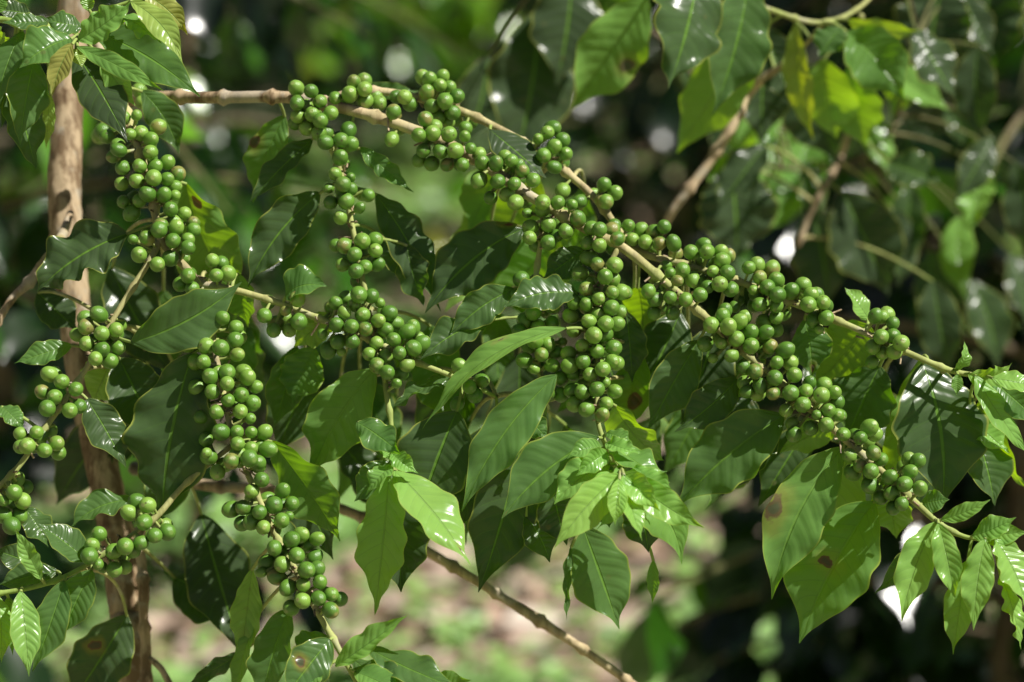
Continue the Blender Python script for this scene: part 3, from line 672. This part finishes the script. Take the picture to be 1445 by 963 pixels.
L1('P',1346,524,1360,480,18,d=.0,dz=-.2,tone=.8,bend=.3)
L1('P',1352,528,1350,558,16,d=-.01,dz=-.2,tone=.7)
L1('P',1366,528,1428,512,34,d=.0,dz=.3,tone=1.0,side=.35)
L1('P',1376,530,1450,640,38,d=.0,dz=.1,tone=.75,side=.12)
L1('P',1398,536,1470,600,44,d=.01,dz=-.1,tone=.45)
L1('P',1400,534,1470,548,30,d=-.01,dz=.1,tone=.9)
L1('P',1385,560,1450,690,44,d=.03,dz=.35,tone=.9,side=.1)
L1('P',1368,590,1425,640,36,d=.03,dz=-.3,tone=.85,side=.15,wave=.25)
L1('P',1255,680,1265,760,60,d=.03,dz=.3,tone=.8)
# random leaves in the shade deeper inside the foreground tree
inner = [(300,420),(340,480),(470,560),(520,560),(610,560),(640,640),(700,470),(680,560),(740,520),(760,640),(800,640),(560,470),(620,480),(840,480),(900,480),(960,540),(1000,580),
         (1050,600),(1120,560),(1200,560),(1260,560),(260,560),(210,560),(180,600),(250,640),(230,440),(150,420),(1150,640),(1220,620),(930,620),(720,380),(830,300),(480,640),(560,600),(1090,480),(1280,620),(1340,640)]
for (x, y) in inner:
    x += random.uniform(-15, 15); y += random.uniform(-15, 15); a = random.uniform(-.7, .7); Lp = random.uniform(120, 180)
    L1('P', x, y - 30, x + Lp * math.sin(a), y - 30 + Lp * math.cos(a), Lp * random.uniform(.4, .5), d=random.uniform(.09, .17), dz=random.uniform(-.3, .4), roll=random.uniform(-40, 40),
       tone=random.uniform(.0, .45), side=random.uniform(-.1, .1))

# ---------------------------------------------------------------- neighbour's shoot, top left
r2 = empty('coffee_tree', (W(-420, 0, .02)[0], W(-420, 0, .02)[1], 0), 'coffee tree whose glossy leafy shoot reaches in at the top left corner', 'coffee tree')
T2 = Tree(r2)
s1 = Branch(T2, [(-420, 60, 12, .03, .4), (-120, 35, 11, .01, .2), (-10, 27, 10, 0, .1), (40, 38, 9, -.005, .05), (100, 43, 6, -.01, .05), (115, 50, 5, -.012, .05), (140, 20, 5, -.01, .05), (185, 2, 5, -.01, .05), (205, -2, 4, -.01, .05)], label='green shoot entering at the top left corner')
tm = MB()
base = W(-420, 60, .03); tr = spline([[base[0] - .03, base[1], base[2] + .5, .008], [base[0], base[1], base[2], .012], [base[0] - .02, base[1] + .02, .5, .017], [base[0], base[1], -.03, .022]], .02)
tube(tm, tr[:, :3], tr[:, 3], .95, 14, .08, .1, .03); tm.build('trunk', M_bark, r2)
def L2(*a, **k): return leaf(T2, *a, **k)
L2('A',95,130,-25,475,150,d=.0,dz=-.3,tone=.4,roll=15)
L2('A',305,165,82,290,150,d=-.02,dz=-.4,tone=.5,bend=.15,fold=.3)
L2('A',330,172,560,5,130,d=-.03,dz=-.2,tone=.75,side=.08)
L2('A',390,130,850,412,190,d=-.01,dz=-.15,tone=.38,side=-.12,wave=.2)
L2('A',320,225,543,605,185,d=-.005,dz=-.42,tone=-.05,fold=.05,wave=.06)
L2('A',150,235,85,614,180,d=-.015,dz=-.1,tone=.35,side=.05,wave=.16)
L2('A',50,370,152,724,180,d=.01,dz=0,tone=.15)
L2('A',308,185,222,408,92,d=-.04,dz=-.1,tone=1.75,side=.08)
L2('A',555,8,775,270,108,d=-.03,dz=-.25,tone=1.3,side=-.18)
L2('A',600,-30,797,150,104,d=-.02,dz=.1,tone=1.6,side=-.15)
L2('A',500,55,686,188,84,d=-.02,dz=-.35,tone=.7,wave=.25)
L2('A',325,198,697,388,66,d=-.035,dz=-.3,tone=.65,roll=30,side=.05)
L2('A',430,262,576,452,96,d=-.02,dz=0,tone=.9,roll=30)
L2('A',215,398,196,632,60,d=.02,dz=.4,tone=1.15)
L2('A',350,112,188,78,92,d=-.01,dz=-.3,tone=.35,side=-.1)
L2('A',212,92,5,95,66,d=.0,dz=-.3,tone=.35,side=-.1)
L2('A',40,300,5,545,70,d=.01,dz=0,tone=.15)
L2('A',-20,60,32,-20,60,d=.0,dz=-.1,tone=.6)
L2('A',380,50,366,-50,60,d=.0,dz=-.1,tone=.9)
L2('A',-30,110,45,200,70,d=.01,dz=.3,tone=.9)
L2('A',320,205,350,290,60,d=-.03,dz=-.2,tone=1.3)
L2('A',130,60,-20,40,90,d=.03,dz=-.3,tone=.1)

# ---------------------------------------------------------------- tree behind, upper right (soft focus)
p3 = W(1620, 480, .62)
r3 = empty('coffee_tree', (p3[0], p3[1], 0), 'coffee tree behind the upper right with broad hanging leaves slightly out of focus', 'coffee tree')
T3 = Tree(r3)
Branch(T3, [(1600, -150, 10, .62, 1), (1400, -200, 8, .5, 1), (1262, -70, 8, .36, .6), (1225, 0, 6, .32, .3), (1160, 32, 7, .28, .2), (1080, 12, 8, .24, .15), (1030, -6, 8, .22, .15), (960, -30, 7, .2, .15)], label='green twig at the top right')
Branch(T3, [(1162, 33, 5, .285, .4), (1120, 80, 8, .31, .7), (1062, 125, 14, .34, .65), (1035, 175, 15, .33, .7), (1000, 230, 14, .33, .75), (950, 297, 13, .33, .8), (935, 330, 6, .34, .9)], label='brown twig slanting behind the leaves')
Branch(T3, [(1215, 22, 8, .315, .4), (1222, 90, 7, .40, .9), (1190, 210, 9, .55, .9), (1165, 260, 9, .5, .9), (1140, 310, 8, .5, .85), (1125, 350, 8, .5, .85)], label='second brown twig hanging behind')
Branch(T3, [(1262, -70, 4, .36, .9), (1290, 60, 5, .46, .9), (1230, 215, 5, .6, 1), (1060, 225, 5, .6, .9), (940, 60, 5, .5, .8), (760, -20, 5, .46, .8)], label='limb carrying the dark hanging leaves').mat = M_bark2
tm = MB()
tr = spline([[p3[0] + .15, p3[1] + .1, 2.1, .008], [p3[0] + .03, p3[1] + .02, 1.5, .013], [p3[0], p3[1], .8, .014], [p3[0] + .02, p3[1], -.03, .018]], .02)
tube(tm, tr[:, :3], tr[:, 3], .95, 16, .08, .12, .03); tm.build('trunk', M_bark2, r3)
def L3(*a, **k): return leaf(T3, *a, **k)
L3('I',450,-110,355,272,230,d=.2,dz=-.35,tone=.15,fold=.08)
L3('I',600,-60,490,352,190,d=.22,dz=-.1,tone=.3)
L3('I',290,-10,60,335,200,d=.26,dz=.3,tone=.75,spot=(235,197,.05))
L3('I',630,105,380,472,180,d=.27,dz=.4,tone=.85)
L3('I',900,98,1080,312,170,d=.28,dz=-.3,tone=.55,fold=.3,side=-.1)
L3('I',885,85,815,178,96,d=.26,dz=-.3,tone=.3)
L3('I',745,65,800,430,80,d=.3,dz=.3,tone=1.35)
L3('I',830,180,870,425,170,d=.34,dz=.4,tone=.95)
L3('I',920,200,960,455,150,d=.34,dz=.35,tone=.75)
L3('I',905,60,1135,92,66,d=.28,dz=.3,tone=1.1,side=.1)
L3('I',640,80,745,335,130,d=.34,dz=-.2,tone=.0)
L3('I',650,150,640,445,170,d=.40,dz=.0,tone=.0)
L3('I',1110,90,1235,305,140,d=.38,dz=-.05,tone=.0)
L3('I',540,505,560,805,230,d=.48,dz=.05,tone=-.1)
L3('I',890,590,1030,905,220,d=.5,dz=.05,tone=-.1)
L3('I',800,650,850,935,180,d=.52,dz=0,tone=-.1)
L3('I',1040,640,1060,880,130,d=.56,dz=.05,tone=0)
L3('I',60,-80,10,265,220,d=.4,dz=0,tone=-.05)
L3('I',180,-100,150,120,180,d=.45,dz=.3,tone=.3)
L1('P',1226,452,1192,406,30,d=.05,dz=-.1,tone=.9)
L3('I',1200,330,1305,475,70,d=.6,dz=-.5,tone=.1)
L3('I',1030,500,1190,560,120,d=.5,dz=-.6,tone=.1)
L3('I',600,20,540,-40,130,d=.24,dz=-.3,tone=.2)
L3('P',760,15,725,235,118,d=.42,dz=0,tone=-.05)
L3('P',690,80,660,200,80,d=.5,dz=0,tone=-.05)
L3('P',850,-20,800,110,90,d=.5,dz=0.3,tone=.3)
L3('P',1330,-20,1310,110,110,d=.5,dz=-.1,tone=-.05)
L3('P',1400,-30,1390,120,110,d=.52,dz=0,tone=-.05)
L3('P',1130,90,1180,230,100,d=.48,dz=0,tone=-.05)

rm = random.Random(21)
for k in range(34):
    x = rm.uniform(960, 1450); y = rm.uniform(-20, 400)
    if x < 1120 and y > 180: y -= 160
    Lp = rm.uniform(95, 150); a_ = rm.gauss(0, .45); lit_ = rm.random() < .3
    L3('P', x, y, x + Lp * math.sin(a_), y + Lp * math.cos(a_), Lp * rm.uniform(.38, .48), d=rm.uniform(.45, .8), dz=rm.uniform(-.5, .1) if not lit_ else rm.choice((-.6, .4)),
       tone=rm.uniform(.5, .9) if lit_ else rm.uniform(-.1, .15), side=rm.uniform(-.1, .1))
def finish(tree):
    for b in tree.branches:
        ob = b.mb.build(b.name, b.mat, tree.root)
        if b.label: ob['label'] = b.label
        inv = ob.matrix_world.inverted()
        for o in b.berries + b.leaves:
            mw = o.matrix_world.copy(); col.objects.link(o); o.parent = ob; o.matrix_parent_inverse = tree.root.matrix_world @ Matrix.Identity(4)
            o.matrix_parent_inverse = Matrix.Identity(4)
            o.matrix_parent_inverse = (ob.matrix_parent_inverse.inverted() @ tree.root.matrix_world.inverted()) if False else Matrix.Identity(4)
            o.matrix_basis = mw
for t in (T1, T2, T3): finish(t)

# ---------------------------------------------------------------- background coffee trees
def bush(x, y, H, R, seed, label, tone=.2, nb=30, name='coffee_tree', z0=.25, size=.13, group='coffee trees in the background', dens=1.0):
    r = np.random.default_rng(seed); e = empty(name, (x, y, 0), label, 'coffee tree', group)
    tb = MB(); lb = MB(); cb = MB()
    zs = np.linspace(0, H, 14); wob = np.cumsum(r.normal(size=(14, 2)) * .012, 0)
    C = np.stack([x + wob[:, 0], y + wob[:, 1], zs - .03], 1); tube(tb, C, np.linspace(.02, .006, 14), .95, 10, rough=.04)
    Bs, Ts, Ns, Ws, tn = [], [], [], [], []
    for k in range(nb):
        f = (k + r.random()) / nb; z = z0 + (H - z0) * f; az = k * 2.4 + r.normal() * .3
        Lb = R * (1.0 - .55 * f ** 2) * r.uniform(.75, 1.15); n = 16; s = np.linspace(0, 1, n)
        h = np.array([math.cos(az), math.sin(az), 0.0]); droop = r.uniform(.25, .6)
        c0 = np.array([np.interp(z, zs, C[:, 0]), np.interp(z, zs, C[:, 1]), z])
        Cb = c0 + h * (s * Lb)[:, None] + np.array([0, 0, 1.0]) * ((.35 * s - droop * s ** 2 * 1.1) * Lb)[:, None]
        tube(lb, Cb, np.linspace(.007, .002, n), np.linspace(.9, .15, n), 6, cap=False)
        Tg = unit(np.gradient(Cb, axis=0)); npair = int(Lb / .055 * dens)
        for q in range(npair):
            ss = .12 + .88 * (q + r.random() * .5) / npair; i = min(n - 1, int(ss * (n - 1)))
            p = Cb[i] + r.normal(size=3) * .004
            for sg in (-1, 1):
                if r.random() < .1: continue
                sdv = np.cross(Tg[i], [0, 0, 1.0]) * sg
                dr = unit(unit(sdv) * r.uniform(.5, 1) + Tg[i] * r.uniform(.2, .8) + np.array([0, 0, -1]) * r.uniform(.2, 1.5) + r.normal(size=3) * .2)
                Lf = size * r.uniform(.6, 1.25); Bs.append(p + dr * .012); Ts.append(p + dr * Lf)
                nn = np.array([0.3, -.32, 1.0]) + r.normal(size=3) * .5 + h * .25; Ns.append(nn); Ws.append(Lf * r.uniform(.36, .48))
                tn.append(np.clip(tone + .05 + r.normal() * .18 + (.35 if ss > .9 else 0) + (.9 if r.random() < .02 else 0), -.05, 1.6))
    leaves(cb, np.array(Bs), np.array(Ts), np.array(Ns), np.array(Ws), np.array(tn), None, r.uniform(.03, .14, len(Bs)), r.uniform(-.06, .06, len(Bs)), .25, .14, 8, 2, seed=seed, wfreq=3)
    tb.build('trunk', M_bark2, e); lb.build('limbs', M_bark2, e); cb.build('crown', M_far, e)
    return e
def at(pxx, D): return (pxx - 722.5) * K * D
specs = [ # px centre, distance y, height, radius, label, tone
 (1490, 2.75, 2.2, .58, 'dark leafed coffee tree close behind the right hand branches', -.02, .2),
 (960, 5.1, 2.2, .5, 'shaded coffee tree behind the middle of the arching branch', .0, .1),
 (1120, 5.1, 2.3, .6, 'coffee tree a few steps behind the hanging leaves on the right', .0, .1),
 (1480, 5.3, 2.3, .7, 'coffee tree with glinting leaves at the right edge', .15, .1),
 (940, 6.3, 2.6, .7, 'tall coffee tree in the second row right of the middle', .0, .1),
 (1330, 6.5, 2.6, .8, 'tall coffee tree in the second row far right', .0, .1),
 (-60, 3.0, 2.3, .5, 'dark coffee tree behind the trunk at the left edge', .0, .3),
 (1330, 3.05, .8, .36, 'low young coffee plant in the shade at the bottom right', -.02, .03),
 (215, 4.0, 2.6, .42, 'coffee tree behind the upper left with sunlit greyish leaves', .22, .42),
 (-90, 4.9, 2.6, .7, 'coffee tree beyond the left edge seen past the trunk', .05, .2),
 (250, 5.6, 2.6, .42, 'coffee tree further back left of the bright gap', .2, .12),
 (130, 6.4, 2.6, .8, 'coffee tree in the second row behind the trunk', .1, .1),
 (500, 8.2, 2.8, .9, 'far coffee tree behind the bright gap', .85, .3),
 (930, 8.4, 2.8, .8, 'far coffee tree at the back just right of the bright gap', .1, .1),
]
for k, (cx, D, H, R, lab, tn, z0) in enumerate(specs):
    bush(at(cx, D), D, H, R, 100 + k, lab, tn, nb=52 if D < 6 else 44, z0=z0)
# ---------------------------------------------------------------- ground, weeds, litter, hill, wood
def tag(o, **k):
    for a, b in k.items(): o[a] = b
    return o
n = 140; gx = np.sign(np.linspace(-1, 1, n)) * np.abs(np.linspace(-1, 1, n)) ** 2.6 * 220; gy = np.sign(np.linspace(-1, 1, n)) * np.abs(np.linspace(-1, 1, n)) ** 2.6 * 220 + 5
X, Y = np.meshgrid(gx, gy)
def gz(X, Y):
    return .035 * np.sin(X * 2.1 + .5) * np.sin(Y * 1.7) + .02 * np.sin(X * 5.3 + Y * 4.1) + np.clip((Y - 10) / 22, 0, 1) ** 1.5 * 9 + np.clip((np.abs(X) - 12) / 30, 0, 1) ** 1.5 * 5
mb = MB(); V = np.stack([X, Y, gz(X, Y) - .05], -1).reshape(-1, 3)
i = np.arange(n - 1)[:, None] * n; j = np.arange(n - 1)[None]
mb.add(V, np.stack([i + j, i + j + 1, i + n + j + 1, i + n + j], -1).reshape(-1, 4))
a = N('soil'); pos = a.n('ShaderNodeNewGeometry').outputs['Position']
n1 = a.n('ShaderNodeTexNoise', {'Vector': pos, 'Scale': 3.0, 'Detail': 8.0, 'Roughness': .65}).outputs[0]
n2 = a.n('ShaderNodeTexNoise', {'Vector': pos, 'Scale': 22.0, 'Detail': 6.0, 'Roughness': .7}).outputs[0]
c = a.ramp(n2, [(.3, (.06, .035, .025)), (.5, (.34, .23, .17)), (.72, (.78, .62, .52))])
c = a.mix(a.smooth(n1, .46, .6), c, (.20, .36, .09, 1))
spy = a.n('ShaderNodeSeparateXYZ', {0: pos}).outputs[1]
c = a.mix(a.math('MULTIPLY', a.smooth(spy, 7.5, 9.5), .92), c, (.03, .06, .015, 1))  # far ground: dark undergrowth green with forest shade put into the colour
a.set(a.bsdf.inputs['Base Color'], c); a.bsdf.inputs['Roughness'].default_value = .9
a.set(a.bsdf.inputs['Normal'], a.n('ShaderNodeBump', {'Strength': .8, 'Distance': .03, 'Height': n2}).outputs[0])
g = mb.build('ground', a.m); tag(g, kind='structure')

def scatter(n, x0, x1, y0, y1, size, flat, tone, seed, patch=None):
    r = np.random.default_rng(seed); yy = r.uniform(y0, y1, n); xx = r.uniform(-1, 1, n) * (x1 - x0) / 2 * (yy / y1) + (x0 + x1) / 2
    if patch is not None:
        k = patch(xx, yy) > r.random(n); xx, yy = xx[k], yy[k]; n = len(xx)
    p = np.stack([xx, yy, gz(xx, yy) - .045 + r.uniform(0, .05, n) * (1 - flat * .85)], 1)
    az = r.uniform(0, 6.28, n); el = r.uniform(-.1, .6, n) * (1 - flat)
    dr = np.stack([np.cos(az) * np.cos(el), np.sin(az) * np.cos(el), np.sin(el)], 1)
    L = size * r.uniform(.6, 1.4, n)
    nn = np.array([0, 0, 1.0]) + r.normal(size=(n, 3)) * .35
    m = MB(); leaves(m, p, p + dr * L[:, None], nn, L * r.uniform(.4, .7, n), np.clip(tone + r.normal(size=n) * .2, 0, 2), None, r.uniform(-.1, .15, n), 0, .2, .15, 5, 2, seed=seed, wfreq=2)
    return m
gk = np.random.default_rng(44); GX = gk.uniform(-5, 5, 900); GY = gk.uniform(2, 11, 900); GS = gk.uniform(.07, .2, 900)
def pf(x, y):
    x = np.atleast_1d(x); out = np.zeros(len(x))
    for a_, b_, c_ in zip(GX, GY, GS): out = np.maximum(out, np.exp(-((x - a_) ** 2 + (y - b_) ** 2) / c_ ** 2))
    return np.clip((out - .12) * 3.5, 0, 1)
pf0 = lambda x, y: np.clip(.35 + .9 * np.sin(x * 3.1 + y * .8) * np.sin(y * 2.3 + 1.0) + .35 * np.sin(x * 9 + 2) * np.sin(y * 7), 0, 1)
tag(scatter(90000, -4.2, 4.2, 2.4, 9.0, .05, .3, .8, 5, lambda x, y: .1 + .8 * pf(x, y)).build('weeds', M_weed), kind='stuff', label='low bright green weeds growing over the ground', category='weeds')
a = N('dry_leaf'); tn = a.attr('tone').outputs['Fac']
a.set(a.bsdf.inputs['Base Color'], a.ramp(tn, [(0, (.18, .10, .06)), (.4, (.54, .37, .27)), (.7, (.75, .60, .50)), (1, (.85, .76, .64))])); a.bsdf.inputs['Roughness'].default_value = .65
tag(scatter(11000, -3.5, 3.5, 2.0, 9, .10, 1, .5, 6, lambda x, y: 1.0 - .75 * pf(x, y)).build('leaf_litter', a.m), kind='stuff', label='dry brown fallen leaves lying on the soil', category='fallen leaves')
# far-off wood
r = np.random.default_rng(9); nw = 34000
yy = r.uniform(9.5, 19, nw); xx = r.uniform(-.75, .75, nw) * yy * .9; hh = 1.2 + 1.3 * np.abs(np.sin(xx * 1.3 + yy * .7)) + .5 * np.sin(xx * 3 + 1)
zz = gz(xx, yy) + r.random(nw) ** .8 * hh * np.clip((yy - 9) / 2.5, .25, 1)
p = np.stack([xx, yy, zz], 1); dr = unit(r.normal(size=(nw, 3)) + np.array([0, 0, -.8])); L = r.uniform(.12, .26, nw)
m = MB(); leaves(m, p, p + dr * L[:, None], np.array([0, 0, 1.]) + r.normal(size=(nw, 3)) * .5, L * .45, np.clip(.08 + r.normal(size=nw) * .15, 0, .8), None, .08, 0, .2, .1, 4, 1, seed=3, wfreq=2)
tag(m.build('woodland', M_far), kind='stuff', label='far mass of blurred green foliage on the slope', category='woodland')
